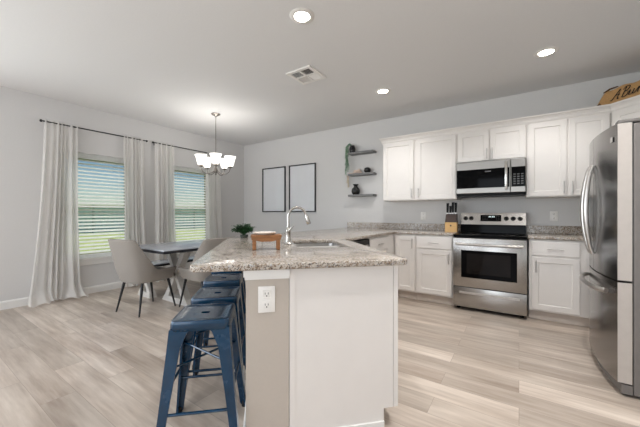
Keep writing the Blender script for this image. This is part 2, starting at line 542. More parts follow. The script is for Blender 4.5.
def pull(x, z, L, vertical, parent, y=-.019):
    mb = MB(); r = .0052; st = .028
    if vertical:
        mb.tube([(x, y - st, z - L / 2), (x, y - st, z + L / 2)], r, 10)
        for q in (-1, 1): mb.tube([(x, y, z + q * L * .36), (x, y - st, z + q * L * .36)], r * .85, 8)
    else:
        mb.tube([(x - L / 2, y - st, z), (x + L / 2, y - st, z)], r, 10)
        for q in (-1, 1): mb.tube([(x + q * L * .36, y, z), (x + q * L * .36, y - st, z)], r * .85, 8)
    return mb.build('handle', M['steel_handle'], parent, smooth='auto')


def cabinet(name, label, cat, loc, rz, w, z0, z1, dep, doors=(), drawers=(), toe=True, group=None):
    """local: x 0..w, front frame at y=0, back at y=dep"""
    t = thing(name, label, cat, loc, rz, group)
    MB().box(.001, w - .001, 0, dep - .002, z0, z1, .0015, 1).build('body', CAB, t)
    if toe: MB().box(.001, w - .001, .055, dep - .01, 0, z0 - .001).build('toe_kick', M['toe'], t)
    for (x0, x1, a, b, hx, hz) in doors:
        dr = MB().shaker(x0, x1, a, b).build('door', CAB, t)
        if hx is not None: pull(hx, hz, .135, True, dr)
    for (x0, x1, a, b) in drawers:
        mb = MB().shaker(x0, x1, a, b, rail=.012, rec=.0005)
        dr = mb.build('drawer', CAB, t)
        pull((x0 + x1) / 2, (a + b) / 2, .135, False, dr)
    return t


YF = 4.045   # back run cabinet front frame
BD = YB - YF
BZ0, BZ1 = .105, CB - .003
BG = 'white base cabinets'
# back run, left of the range
cabinet('base_cabinet', 'narrow single door white base cabinet in the inside corner of the counters', 'cabinet', (XF + .001, YF, 0), 0, .305, BZ0, BZ1, BD,
        doors=[(.028, .292, .125, .872, .262, .775)], group=BG)
cabinet('base_cabinet', 'white base cabinet with drawer directly left of the range', 'cabinet', (-1.158, YF, 0), 0, .468, BZ0, BZ1, BD,
        doors=[(.014, .452, .125, .700, .418, .60)], drawers=[(.014, .452, .722, .872)], group=BG)
# right of the range, to the corner
cabinet('base_cabinet', 'white base cabinet with drawer between range and refrigerator', 'cabinet', (.090, YF, 0), 0, 1.328, BZ0, BZ1, BD,
        doors=[(.030, .432, .125, .700, .066, .60)], drawers=[(.030, .432, .722, .872)], group=BG)
# run along the half wall, facing the kitchen
LEGD = XF - xi - .003
cabinet('base_cabinet', 'white drawer cabinet between dishwasher and inside counter corner', 'cabinet', (XF, 3.185, 0), PI / 2, .60, BZ0, BZ1, LEGD,
        doors=[(.014, .586, .125, .700, .55, .6)], drawers=[(.014, .586, .722, .872)], group=BG)
cabinet('corner_filler', 'plain white filler panel closing the corner below the granite', 'cabinet panel', (XF, 3.787, 0), PI / 2, .255, BZ0, BZ1, LEGD, group=BG)
# diagonal sink cabinet
sx, sy = se(SP, E0)
Ediag = 1.0
pc = thing('peninsula_cabinet', 'white peninsula cabinet with flat end panel under the granite end', 'cabinet', (sx, sy, 0), math.radians(135))
dd = SP - SW1 - .002
mb = MB().box(.018, 1.00, 0, dd, BZ0, CB - .22 - .0, .001, 1)
mb.box(.018, 1.0, 0, .02, CB - .22, BZ1); mb.box(.018, 1.0, dd - .02, dd, CB - .22, BZ1); mb.box(.98, 1.0, .02, dd - .02, CB - .22, BZ1); mb.box(.018, .036, .02, dd - .02, CB - .22, BZ1)
mb.build('body', CAB, pc)
mb = MB().prism([(.0, .030), (.0, dd), (.0175, dd), (.0175, .030)], BZ0, BZ1)
mb.prism([(.0, .085), (.0, dd), (.0175, dd), (.0175, .085)], 0.001, BZ0)
mb.box(-.003, .0, dd - .03, dd, .0, BZ1)
mb.build('end_panel', CAB, pc)
MB().box(.0, .0175, .0, .027, BZ0, BZ1, .001, 1).build('face_stile', CAB, pc)
MB().box(.019, 1.0, .075, .10, 0, BZ0 - .001).build('toe_kick', M['toe'], pc)
MB().box(-.012, -.0005, .085, dd - .032, 0, .040, .003).build('shoe_moulding', M['trim'], pc)
for x0, x1, hx in ((.04, .50, .46), (.51, .975, .55)):
    dr = MB().shaker(x0, x1, .125, .872).build('door', CAB, pc); pull(hx, .775, .135, True, dr)
# dishwasher
dw = thing('dishwasher', 'stainless dishwasher with black control strip beside the sink', 'dishwasher', (XF, 2.582, 0), PI / 2)
MB().box(.002, .594, .03, LEGD - .01, .10, BZ1 - .002).build('body', M['black_plastic'], dw)
MB().box(.004, .592, -.022, .029, .11, .79, .004).build('door', M['steel'], dw)
cp = MB().box(.004, .592, -.022, .029, .793, .885, .004).build('control_panel', M['black_plastic'], dw)
MB().box(.03, .566, -.0235, -.0222, .80, .822).build('trim_strip', M['steel'], cp)
mb = MB().tube([(.08, -.06, .74), (.516, -.06, .74)], .009); mb.tube([(.11, -.022, .74), (.11, -.06, .74)], .007); mb.tube([(.486, -.022, .74), (.486, -.06, .74)], .007)
mb.build('handle', M['steel_handle'], dw, smooth='auto')
MB().box(.004, .592, .05, .08, .0, .098).build('toe_panel', M['black_plastic'], dw)

# ------------------------------------------------------------------ granite
SK = (.265, .655, 2.15, 2.78)   # sink opening s0 s1 e0 e1


def slab(outer, hole, z0, z1, name, bev=.006):
    bm = bmesh.new()
    def loop(pts):
        vs = [bm.verts.new((x, y, z0)) for x, y in pts]
        return [bm.edges.new((vs[i], vs[(i + 1) % len(vs)])) for i in range(len(vs))]
    es = loop(outer) + (loop(hole) if hole else [])
    r = bmesh.ops.triangle_fill(bm, use_beauty=True, use_dissolve=False, edges=es)
    fs = [f for f in r['geom'] if isinstance(f, bmesh.types.BMFace)]
    ex = bmesh.ops.extrude_face_region(bm, geom=fs)
    top = [v for v in ex['geom'] if isinstance(v, bmesh.types.BMVert)]
    bmesh.ops.translate(bm, vec=(0, 0, z1 - z0), verts=top)
    bmesh.ops.recalc_face_normals(bm, faces=bm.faces)
    be = [e for e in bm.edges if len(e.link_faces) == 2 and e.calc_face_angle(0) > 1.2 and all(abs(v.co.z - z1) < 1e-5 for v in e.verts)]
    be += [e for e in bm.edges if len(e.link_faces) == 2 and e.calc_face_angle(0) > 1.2 and all(abs(v.co.z - z0) < 1e-5 for v in e.verts)]
    bmesh.ops.bevel(bm, geom=be, offset=bev, segments=3, affect='EDGES', profile=.5)
    mb = MB(); mb.bm.free(); mb.bm = bm
    return mb


def fillet(poly, rad, n=6):
    out = []
    for i, p in enumerate(poly):
        r = rad[i]
        if not r: out.append(p); continue
        P = Vector(p); A = Vector(poly[i - 1]); B = Vector(poly[(i + 1) % len(poly)])
        u = (A - P).normalized(); v = (B - P).normalized(); ang = u.angle(v); dlen = r / math.tan(ang / 2)
        c = P + (u + v).normalized() * (r / math.sin(ang / 2)); s0 = P + u * dlen - c; s1 = P + v * dlen - c
        a0 = math.atan2(s0.y, s0.x); da = (math.atan2(s1.y, s1.x) - a0 + PI) % (2 * PI) - PI
        for k in range(n + 1):
            a = a0 + da * k / n; out.append((c.x + r * math.cos(a), c.y + r * math.sin(a)))
    return out


s0, s1, e0, e1 = -.352, .80, 1.50, None
XO, XI, YI = -2.54, -1.44, 4.02
outer = [se(s0, e0), se(s1, e0), (XI, s1 * R2 - XI), (XI, YI), (-.688, YI), (-.688, YB - .002), (XO, YB - .002), (XO, s0 * R2 - XO)]
outer = fillet(outer, [.05, .05, .05, .02, 0, 0, 0, .28], 8)
hole = fillet([se(SK[0], SK[2]), se(SK[1], SK[2]), se(SK[1], SK[3]), se(SK[0], SK[3])], [.04] * 4, 4)
ct = slab(outer, hole, CB, CT, 'countertop').build('countertop', M['granite'], loc=(-1.6, 2.4, CB), smooth='auto')
tag(ct, 'speckled granite countertop of the angled peninsula running to the range', 'countertop', 'granite countertops')
o = MB().box(XO, -.69, YB - .022, YB - .002, CT + .0005, CT + .10, .002).build('backsplash', M['granite'], smooth=False)
o.parent = ct; o.location = -ct.location
ct2 = slab([(.085, YI), (XR - .002, YI), (XR - .002, YB - .002), (.085, YB - .002)], None, CB, CT, 'countertop').build('countertop', M['granite'], loc=(.75, 4.33, CB), smooth='auto')
tag(ct2, 'short granite countertop between range and refrigerator', 'countertop', 'granite countertops')
o = MB().box(.085, XR - .003, YB - .022, YB - .002, CT + .0005, CT + .10, .002).build('backsplash', M['granite']); o.parent = ct2; o.location = -ct2.location

# sink
cx, cy = se((SK[0] + SK[1]) / 2, (SK[2] + SK[3]) / 2)
sk = thing('kitchen_sink', 'stainless undermount sink set into the peninsula granite', 'sink', (cx, cy, CB - .20), math.radians(135))
hl, hs = (SK[3] - SK[2]) / 2 + .012, (SK[1] - SK[0]) / 2 + .012


def rrect(a, b, r, n=5): return fillet([(-a, -b), (a, -b), (a, b), (-a, b)], [r] * 4, n)


bm = bmesh.new(); rings = []
for (k, r, z) in ((.022, .05, .198), (0, .045, .198), (-.004, .045, .17), (-.012, .045, .03), (-.03, .04, .006), (-.06, .04, .003)):
    rings.append([bm.verts.new((x, y, z)) for x, y in rrect(hl + k, hs + k, r)])
for a, b in zip(rings, rings[1:]):
    for q in range(len(a)): bm.faces.new((a[q], a[(q + 1) % len(a)], b[(q + 1) % len(a)], b[q]))
bm.faces.new(rings[-1])
mb = MB(); mb.bm.free(); mb.bm = bm
mb.build('basin', M['steel'], sk, smooth='auto')
MB().lathe([(.045, .0035), (.045, .006), (.03, .007), (.026, .004), (.004, .004)], n=24).build('drain', M['chrome'], sk, smooth='auto')

# faucet
fx, fy = se(.205, 2.42)
fa = thing('kitchen_faucet', 'tall gooseneck pull-down faucet in brushed nickel behind the sink', 'faucet', (fx, fy, CT + .0005), math.radians(45))
MB().lathe([(.030, 0), (.031, .006), (.026, .014), (.021, .03), (.019, .10), (.021, .105), (.021, .118), (.016, .125), (.012, .15)], n=24).build('base', M['chrome'], fa, smooth='auto')
pts = [(0, 0, .14), (0, 0, .222)]
for k in range(13):
    a = PI - PI * k / 12 * .94; pts.append((.074 + .074 * math.cos(a), 0, .228 + .074 * math.sin(a)))
MB().tube(pts, .0105, 12).build('spout', M['chrome'], fa, smooth='auto')
p = Vector(pts[-1]); q = (Vector(pts[-1]) - Vector(pts[-2])).normalized()
MB().tube([p, p + q * .015, p + q * .02, p + q * .075, p + q * .082], [.0115, .013, .015, .019, .016], 14).build('spray_head', M['chrome'], fa, smooth='auto')
MB().tube([(0, -.015, .108), (0, -.045, .112), (.01, -.055, .125), (.035, -.058, .155)], [.011, .010, .008, .006], 10).build('lever', M['chrome'], fa, smooth='auto')

# ------------------------------------------------------------------ wall cabinets
UY = 4.32; UD = YB - UY; UZ0, UZ1 = 1.372, 2.262
UG = 'white wall cabinets'
cabinet('wall_cabinet', 'two door white wall cabinet left of the microwave', 'cabinet', (-1.735, UY, 0), 0, 1.045, UZ0, UZ1, UD,
        doors=[(.004, .470, UZ0 + .012, 2.242, .442, 1.475), (.512, 1.032, UZ0 + .012, 2.242, .540, 1.475)], toe=False, group=UG)
cabinet('wall_cabinet', 'short two door white cabinet above the microwave', 'cabinet', (-.689, UY, 0), 0, .762, 1.845, UZ1, UD,
        doors=[(.012, .374, 1.858, 2.242, .350, 1.94), (.386, .750, 1.858, 2.242, .410, 1.94)], toe=False, group=UG)
cabinet('wall_cabinet', 'two door white wall cabinet right of the microwave', 'cabinet', (.074, UY, 0), 0, .736, UZ0, UZ1, UD,
        doors=[(.016, .372, UZ0 + .012, 2.242, .345, 1.475), (.390, .722, UZ0 + .012, 2.242, .418, 1.475)], toe=False, group=UG)
dg = thing('wall_cabinet', 'diagonal corner white wall cabinet above the refrigerator', 'cabinet', (.812, UY, 0), -PI / 4, UG)
dg['group'] = UG
mb = MB(); mb.prism([(.813, YB - .002), (.813, UY), (1.09, 4.043), (XR - .002, 4.043), (XR - .002, YB - .002)], UZ0, UZ1)
o = mb.build('body', CAB); o.parent = dg
o.matrix_parent_inverse = (Matrix.Translation((.812, UY, 0)) @ Matrix.Rotation(-PI / 4, 4, 'Z')).inverted()
dr = MB().shaker(.03, .362, UZ0 + .012, 2.242, y=-.001).build('door', CAB, dg); pull(.06, 1.475, .135, True, dr)
# crown moulding
path = [(-1.737, YB - .002), (-1.737, UY - .003), (.8125, UY - .003), (1.0915, 4.041), (XR - .002, 4.041)]
prof = [(0, -.022), (.010, -.022), (.013, -.010), (.020, .0), (.022, .02), (.034, .042), (.050, .052), (.052, .066), (.0, .066)]
mb = MB(); rings = []
for i, p in enumerate(path):
    P = Vector(p); dirs = []
    if i > 0: dirs.append((P - Vector(path[i - 1])).normalized())
    if i < len(path) - 1: dirs.append((Vector(path[i + 1]) - P).normalized())
    ns = [Vector((dv.y, -dv.x)) for dv in dirs]
    n = sum(ns, Vector((0, 0))).normalized(); n = n / max(.3, n.dot(ns[0]))
    rings.append([mb.bm.verts.new((P.x + n.x * a, P.y + n.y * a, UZ1 + .001 + b)) for a, b in prof])
for a, b in zip(rings, rings[1:]):
    for k in range(len(prof)): mb.bm.faces.new((a[k], a[(k + 1) % len(prof)], b[(k + 1) % len(prof)], b[k]))
mb.bm.faces.new(rings[0]); mb.bm.faces.new(rings[-1][::-1])
struct(mb, 'trim_4', CAB)

# ------------------------------------------------------------------ microwave
mw = thing('microwave', 'stainless over-the-range microwave with black door window', 'microwave', (-.308, 4.24, 1.413), 0)
W = .376
MB().box(-W, W, .0, .40, .0, .428, .003).build('body', M['black_plastic'], mw)
d = MB().box(-W, .222, -.030, -.001, .022, .425, .006)
dr = d.build('door', M['steel_dark'], mw)
MB().box(-W + .008, .212, -.0335, -.0305, .088, .325, .002).build('window', M['black_glass'], dr)
MB().box(-.045, .02, -.0355, -.034, .285, .298, .001).build('badge', M['vent_grey'], dr)
mb = MB().box(.166, .194, -.075, -.058, .055, .395, .007); mb.box(.172, .188, -.058, -.031, .075, .1); mb.box(.172, .188, -.058, -.031, .35, .375)
mb.build('handle', M['chrome'], dr, smooth='auto')
cp = MB().box(.224, W, -.030, -.001, .022, .425, .006).build('control_panel', M['steel_dark'], mw)
kp = MB().box(.232, W - .006, -.0335, -.0305, .088, .325, .002).build('keypad', M['black_glass'], cp)
mb = MB()
for r in range(5):
    for c in range(3): mb.box(.252 + c * .038, .275 + c * .038, -.0342, -.0336, .118 + r * .028, .130 + r * .028)
g = mb.build('keys', M['vent_grey'], cp)
MB().box(-W + .004, W - .004, -.02, .38, -.012, -.001).build('vent_grille', M['black_plastic'], mw)

# ------------------------------------------------------------------ range
rg = thing('range', 'stainless electric range with black glass cooktop', 'range', (-.302, 3.985, 0), 0)
W = .377
MB().box(-W, W, .03, .655, .035, .895, .002).build('body', M['black_plastic'], rg)
mb = MB().box(-W - .001, W + .001, -.005, .59, .897, .920, .006).build('cooktop', M['black_glass'], rg, smooth='auto')
for x, y, r in ((-.19, .17, .10), (.19, .17, .08), (-.19, .43, .08), (.19, .43, .10)):
    b = MB()
    for k in (1, .7):
        n = 40; ra, rb = r * k, r * k - .003
        A = [b.bm.verts.new((x + ra * math.cos(2 * PI * q / n), y + ra * math.sin(2 * PI * q / n), .9206)) for q in range(n)]
        B = [b.bm.verts.new((x + rb * math.cos(2 * PI * q / n), y + rb * math.sin(2 * PI * q / n), .9206)) for q in range(n)]
        for q in range(n): b.bm.faces.new((A[q], A[(q + 1) % n], B[(q + 1) % n], B[q]))
    b.build('burner_ring', M['vent_grey'], rg)
od = MB().box(-W, W, -.025, .028, .29, .882, .006).build('oven_door', M['steel'], rg, smooth='auto')
MB().box(-.285, .285, -.029, -.0255, .405, .735, .004).build('window_border', M['black_glass'], od)
MB().box(-.225, .225, -.0300, -.0292, .455, .700, .002).build('window', M['oven_glass'], od)
mb = MB(); pts = []
for k in range(13):
    u = k / 12; pts.append((-.335 + .67 * u, -.07 - .012 * math.sin(PI * u), .812))
mb.tube(pts, .0145, 12); mb.box(-.345, -.318, -.075, -.026, .797, .827, .006); mb.box(.318, .345, -.075, -.026, .797, .827, .006)
mb.build('handle', M['steel_handle'], od, smooth='auto')
dw_ = MB().box(-W, W, -.022, .028, .045, .283, .006).build('storage_drawer', M['steel'], rg, smooth='auto')
mb = MB().box(-.31, .31, -.034, -.0225, .222, .232, .003); mb.box(-.31, .31, -.028, -.0225, .206, .221, .002)
mb.build('pull', M['steel_handle'], dw_)
for x in (-.33, .33):
    for y in (.08, .6): MB().lathe([(.02, 0), (.02, .03), (.012, .034)], c=(x, y, 0), n=12).build('foot', M['black_plastic'], rg)
bg = thing('x', None, None)
bpy.data.objects.remove(bg)
mb = MB().hexa([(-W, .56, .921), (W, .56, .921), (W, .655, .921), (-W, .655, .921)], [(-W, .57, 1.03), (W, .57, 1.03), (W, .655, 1.03), (-W, .655, 1.03)])
mb.build('back_riser', M['black_glass'], rg)
mb = MB().hexa([(-W, .548, 1.031), (W, .548, 1.031), (W, .655, 1.031), (-W, .655, 1.031)], [(-W, .585, 1.188), (W, .585, 1.188), (W, .655, 1.188), (-W, .655, 1.188)])
bgd = mb.build('backguard', M['steel'], rg)
ty = lambda z: .548 + (z - 1.031) / .157 * .037
rotx = math.atan2(.037, .157)
MX = Matrix.Translation((0, ty(1.115), 1.115)) @ Matrix.Rotation(-rotx, 4, 'X')
dp = MB().box(-.132, .108, -.006, -.0005, -.040, .045, .002, M=MX).build('display_panel', M['black_glass'], bgd)
mb = MB()
for k, x in enumerate((-.035, -.018, .004, .021)): mb.box(x, x + .012, -.0068, -.0061, .012, .030, M=MX)
mb.build('clock_digits', M['display'], bgd)
for xs in ((-.11, -.085, -.06), (.05, .075)):
    mb = MB()
    for x in xs:
        for z in (-.022, 0, .02): mb.box(x, x + .014, -.0068, -.0061, z, z + .004, M=MX)
    mb.build('panel_print', M['vent_grey'], bgd)
for x in (-.315, -.245, .165, .24, .315):
    k = MB().lathe([(.028, -.004), (.026, -.008), (.020, -.010), (.018, -.030), (.016, -.033), (.002, -.033)], n=20, axis='Y', M=MX @ Matrix.Translation((x, 0, -.002))).build('knob', M['black_plastic'], bgd, smooth='auto')

# ------------------------------------------------------------------ refrigerator (faces -X)
fr = thing('refrigerator', 'stainless french door refrigerator with bottom freezer drawer', 'refrigerator', (.605, 3.12, 0), -PI / 2)
# local: x = -(world y - 3.12), front -Y local = world -X; rotate -90: local x -> -world y... width .9
HWF = .45
MB().box(-HWF, HWF, .0, .76, .02, 1.755, .004).build('body', M['fridge_side'], fr)


def curved_front(x0, x1, z0, z1, t0=.075, bulge=.045):
    """door with a bowed front; x over the whole width HWF"""
    mb = MB(); n = 14
    fy_ = lambda x: -t0 - bulge * (1 - (x / HWF) ** 2)
    poly = [(x0, -.004), (x1, -.004)] + [(x1 + (x0 - x1) * k / n, fy_(x1 + (x0 - x1) * k / n)) for k in range(n + 1)]
    mb.prism(poly, z0, z1)
    return mb, fy_


for x0, x1 in ((-HWF, -.003), (.003, HWF)):
    mb, fy_ = curved_front(x0, x1, .745, 1.765)
    fd = mb.build('door', M['steel_fridge'], fr, smooth='auto')
    if x1 == HWF:
        MB().box(HWF + .0003, HWF + .0025, -.074, -.008, .748, 1.762).build('door_edge', M['fridge_edge'], fd)
        MB().box(.355, .405, fy_(.38) - .004, fy_(.38) - .0005, 1.655, 1.690).build('badge', M['chrome'], fd)
    sg = 1 if x0 > 0 else -1
    pts = []
    for k in range(17):
        u = k / 16; z = .87 + .68 * u
        pts.append((sg * .045 + sg * .020 * math.sin(PI * u), fy_(.045) - .012 - .044 * math.sin(PI * u) ** .7, z))
    MB().tube(pts, [.013 + .004 * math.sin(PI * k / 16) for k in range(17)], 12).build('handle', M['steel_handle'], fd, smooth='auto')
    MB().box(min(sg * .36, sg * .44), max(sg * .36, sg * .44), -.07, .06, 1.766, 1.790, .008).build('hinge_cover', M['fridge_side'], fd)
mb, fy_ = curved_front(-HWF, HWF, .085, .735)
fz = mb.build('freezer_drawer', M['steel_fridge'], fr, smooth='auto')
MB().box(HWF + .0003, HWF + .0025, -.074, -.008, .088, .732).build('door_edge', M['fridge_edge'], fz)
pts = []
for k in range(17):
    u = k / 16; x = -.34 + .68 * u; pts.append((x, fy_(x) - .014 - .045 * math.sin(PI * u) ** .4, .650))
MB().tube(pts, .017, 12).build('handle', M['steel_handle'], fz, smooth='auto')
mb, _ = curved_front(-HWF, HWF, .02, .078, .055, .04)
mb.build('kick_grille', M['fridge_side'], fr, smooth='auto')
mb = MB()
for x in (-.4, .4):
    for y in (.06, .7): mb.lathe([(.02, 0), (.02, .02)], c=(x, y, 0), n=10)
mb.build('feet', M['black_plastic'], fr)

# ------------------------------------------------------------------ outlets and switch plates


def outlet(loc, rz, label, s=1.0, rocker=False):
    t = thing('wall_outlet', label, 'outlet', loc, rz, 'white outlet plates')
    MB().box(-.038 * s, .038 * s, -.006, 0, -.06 * s, .06 * s, .003).build('plate', M['white_plastic'], t, smooth='auto')
    for q in (-1, 1):
        f = MB().box(-.017 * s, .017 * s, -.0085, -.0061, (q * .025 - .017) * s, (q * .025 + .017) * s, .004).build('receptacle', M['white_plastic'], t, smooth='auto')
        mb = MB()
        zc = q * .025 * s
        mb.box(-.008 * s, -.0055 * s, -.0092, -.0086, zc - .002, zc + .009); mb.box(.0055 * s, .008 * s, -.0092, -.0086, zc - .002, zc + .009)
        mb.lathe([(.003 * s, 0), (.003 * s, -.0006)], c=(0, -.0086, zc - .009), n=10, axis='Y')
        mb.build('slots', M['dark_slot'], f)
    return t


ox, oy = se(.020, E0 - .0005)
outlet((ox, oy, .742), math.radians(45), 'large white duplex outlet on the end of the peninsula half wall', 1.12)
outlet((-1.219, YB - .0005, 1.143), 0, 'white outlet on the back wall left of the knife block')
outlet((.358, YB - .0005, 1.147), 0, 'white outlet on the back wall right of the range')

# ------------------------------------------------------------------ bar stools


def make_stool(label):
    t = thing('bar_stool', label, 'stool', (0, 0, 0), 0, 'blue metal bar stools along the peninsula')
    a = .138; zt = .652
    # seat: pressed sheet with rolled rim, shallow dish, hand hole
    bm = bmesh.new(); n = 4
    prof = [(a + .006, .03, zt - .050), (a + .004, .03, zt - .012), (a, .028, zt - .002), (a - .006, .026, zt), (a - .016, .022, zt - .001), (a - .022, .02, zt - .005), (a - .05, .018, zt - .006)]
    rr = [[bm.verts.new((x, y, z)) for x, y in rrect(q, q, r, n)] for q, r, z in prof]
    N = len(rr[0])
    # hand hole ring with matching vertex angles
    hole = []
    for v in rr[-1]:
        ang = math.atan2(v.co.y, v.co.x); c, s_ = math.cos(ang), math.sin(ang)
        k = 1 / ((abs(c) / .029) ** 3 + (abs(s_) / .019) ** 3) ** (1 / 3)
        hole.append(bm.verts.new((k * c, k * s_, zt - .006)))
    hole2 = [bm.verts.new((v.co.x * .96, v.co.y * .96, zt - .016)) for v in hole]
    rr += [hole, hole2]
    for p, q in zip(rr, rr[1:]):
        for k in range(N): bm.faces.new((p[k], p[(k + 1) % N], q[(k + 1) % N], q[k]))
    mb = MB(); mb.bm.free(); mb.bm = bm
    st = mb.build('seat', M['blue'], t, smooth='auto')
    md = st.modifiers.new('sheet', 'SOLIDIFY'); md.thickness = .003; md.offset = -1
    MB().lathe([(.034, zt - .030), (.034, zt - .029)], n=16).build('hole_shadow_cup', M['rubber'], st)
    # legs: folded L-section, tapered, flaring outwards
    B = .200
    for sx in (-1, 1):
        for sy in (-1, 1):
            mb = MB()
            def L(zz, w, off):
                x, y = sx * off, sy * off; th = .012
                return [(x, y, zz), (x - sx * w, y, zz), (x - sx * w, y - sy * th, zz), (x - sx * th, y - sy * th, zz), (x - sx * th, y - sy * w, zz), (x, y - sy * w, zz)]
            lv = [(.012, .034, B), (.30, .046, .1705), (.52, .060, .1495), (.592, .084, .1435), (zt - .042, .10, .1415)]
            rings = [[mb.bm.verts.new(p) for p in L(z, w, o_)] for z, w, o_ in lv]
            for p, q in zip(rings, rings[1:]):
                for k in range(6): mb.bm.faces.new((p[k], p[(k + 1) % 6], q[(k + 1) % 6], q[k]))
            mb.bm.faces.new(rings[0]); mb.bm.faces.new(rings[-1])
            lg = mb.build('leg', M['blue'], t)
            x, y = sx * (B - .012), sy * (B - .012)
            MB().lathe([(.015, 0), (.017, .004), (.015, .03), (.010, .034)], c=(x, y, 0), n=12).build('rubber_foot', M['rubber'], lg, smooth='auto')
    o_ = lambda z: .200 - (.200 - .1415) * (z - .012) / .59 - .012
    for (p, q, z) in (((-1, -1), (1, -1), .215), ((-1, 1), (1, 1), .215), ((-1, -1), (-1, 1), .30), ((1, -1), (1, 1), .30)):
        k = o_(z)
        MB().tube([(p[0] * k, p[1] * k, z), (q[0] * k, q[1] * k, z)], .0075, 8).build('rung', M['blue'], t, smooth='auto')
    k = o_(.42)
    MB().tube([(-k, -k, .42), (k, k, .42)], .006, 8).build('cross_brace', M['blue'], t, smooth='auto')
    MB().tube([(-k, k, .432), (k, -k, .432)], .006, 8).build('cross_brace', M['blue'], t, smooth='auto')
    return t


sts = [(-.303, 1.685, 43.5, 'nearest blue metal backless bar stool, fully in view beside the outlet'),
       (-.298, 2.085, 43.5, 'second blue metal bar stool behind the nearest one'),
       (-.316, 2.562, 43.5, 'third blue metal bar stool, seat tucked under the granite overhang'),
       (-.335, 3.03, 45, 'farthest blue metal bar stool, mostly hidden under the counter')]
proto = None
for s_, e_, rz, lb in sts:
    x, y = se(s_, e_)
    if proto is None:
        proto = make_stool(lb); proto.location = (x, y, 0); proto.rotation_euler = (0, 0, math.radians(rz))
    else: dup(proto, (x, y, 0), math.radians(rz), lb)

# ------------------------------------------------------------------ dining table and bench


def trestle(name, parent, yc, h, wt, wb, th):
    """X-shaped trestle in the plane across the table"""
    mb = MB(); n = 12
    for sg in (-1, 1):
        sec = []
        for k in range(n + 1):
            u = k / n; z = .05 + (h - .09) * u
            x = sg * ((wb * (1 - u) ** 1.5) - wt * u ** 1.5) * .5
            w = .030 + .035 * abs(u - .5)
            sec.append([(x - w, yc - th / 2, z), (x + w, yc - th / 2, z), (x + w, yc + th / 2, z), (x - w, yc + th / 2, z)])
        for p, q in zip(sec, sec[1:]): mb.hexa(p, q)
    t = mb.build(name, M['table_white'], parent)
    f = MB().hexa([(-wb * .72, yc - .05, 0), (wb * .72, yc - .05, 0), (wb * .72, yc + .05, 0), (-wb * .72, yc + .05, 0)],
                  [(-wb * .60, yc - .045, .07), (wb * .60, yc - .045, .07), (wb * .60, yc + .045, .07), (-wb * .60, yc + .045, .07)]).build('foot', M['table_white'], t)
    MB().box(-wt * .75, wt * .75, yc - .045, yc + .045, h - .045, h).build('top_bearer', M['table_white'], t)
    return t


tb = thing('dining_table', 'grey topped farmhouse dining table on white crossed trestles', 'table', (-3.77, 2.68, 0))
top = MB().box(-.45, .45, -.91, .91, .722, .762, .006).build('tabletop', M['table_top'], tb, smooth='auto')
mb = MB()
mb.box(-.4525, .4525, -.9135, -.9105, .718, .748); mb.box(-.4525, .4525, .9105, .9135, .718, .748); mb.box(.4505, .4535, -.9105, .9105, .718, .748); mb.box(-.4535, -.4505, -.9105, .9105, .718, .748)
mb.build('edge_band', M['table_edge'], top)
trestle('trestle', tb, -.48, .72, .36, .42, .09); trestle('trestle', tb, .48, .72, .36, .42, .09)
MB().box(-.04, .04, -.43, .43, .33, .40, .004).build('stretcher', M['table_white'], tb)

bn = thing('dining_bench', 'low grey topped bench on white legs along the window side', 'bench', (-4.42, 2.62, 0))
top = MB().box(-.17, .17, -.75, .75, .428, .462, .005).build('seat', M['table_top'], bn, smooth='auto')
mb = MB(); mb.box(.1705, .173, -.7505, .7505, .425, .452); mb.box(-.173, -.1705, -.7505, .7505, .425, .452); mb.box(-.173, .173, -.753, -.7505, .425, .452); mb.box(-.173, .173, .7505, .753, .425, .452)
mb.build('edge_band', M['table_edge'], top)
trestle('trestle', bn, -.50, .426, .20, .24, .07); trestle('trestle', bn, .50, .426, .20, .24, .07)
MB().box(-.03, .03, -.46, .46, .20, .25, .004).build('stretcher', M['table_white'], bn)


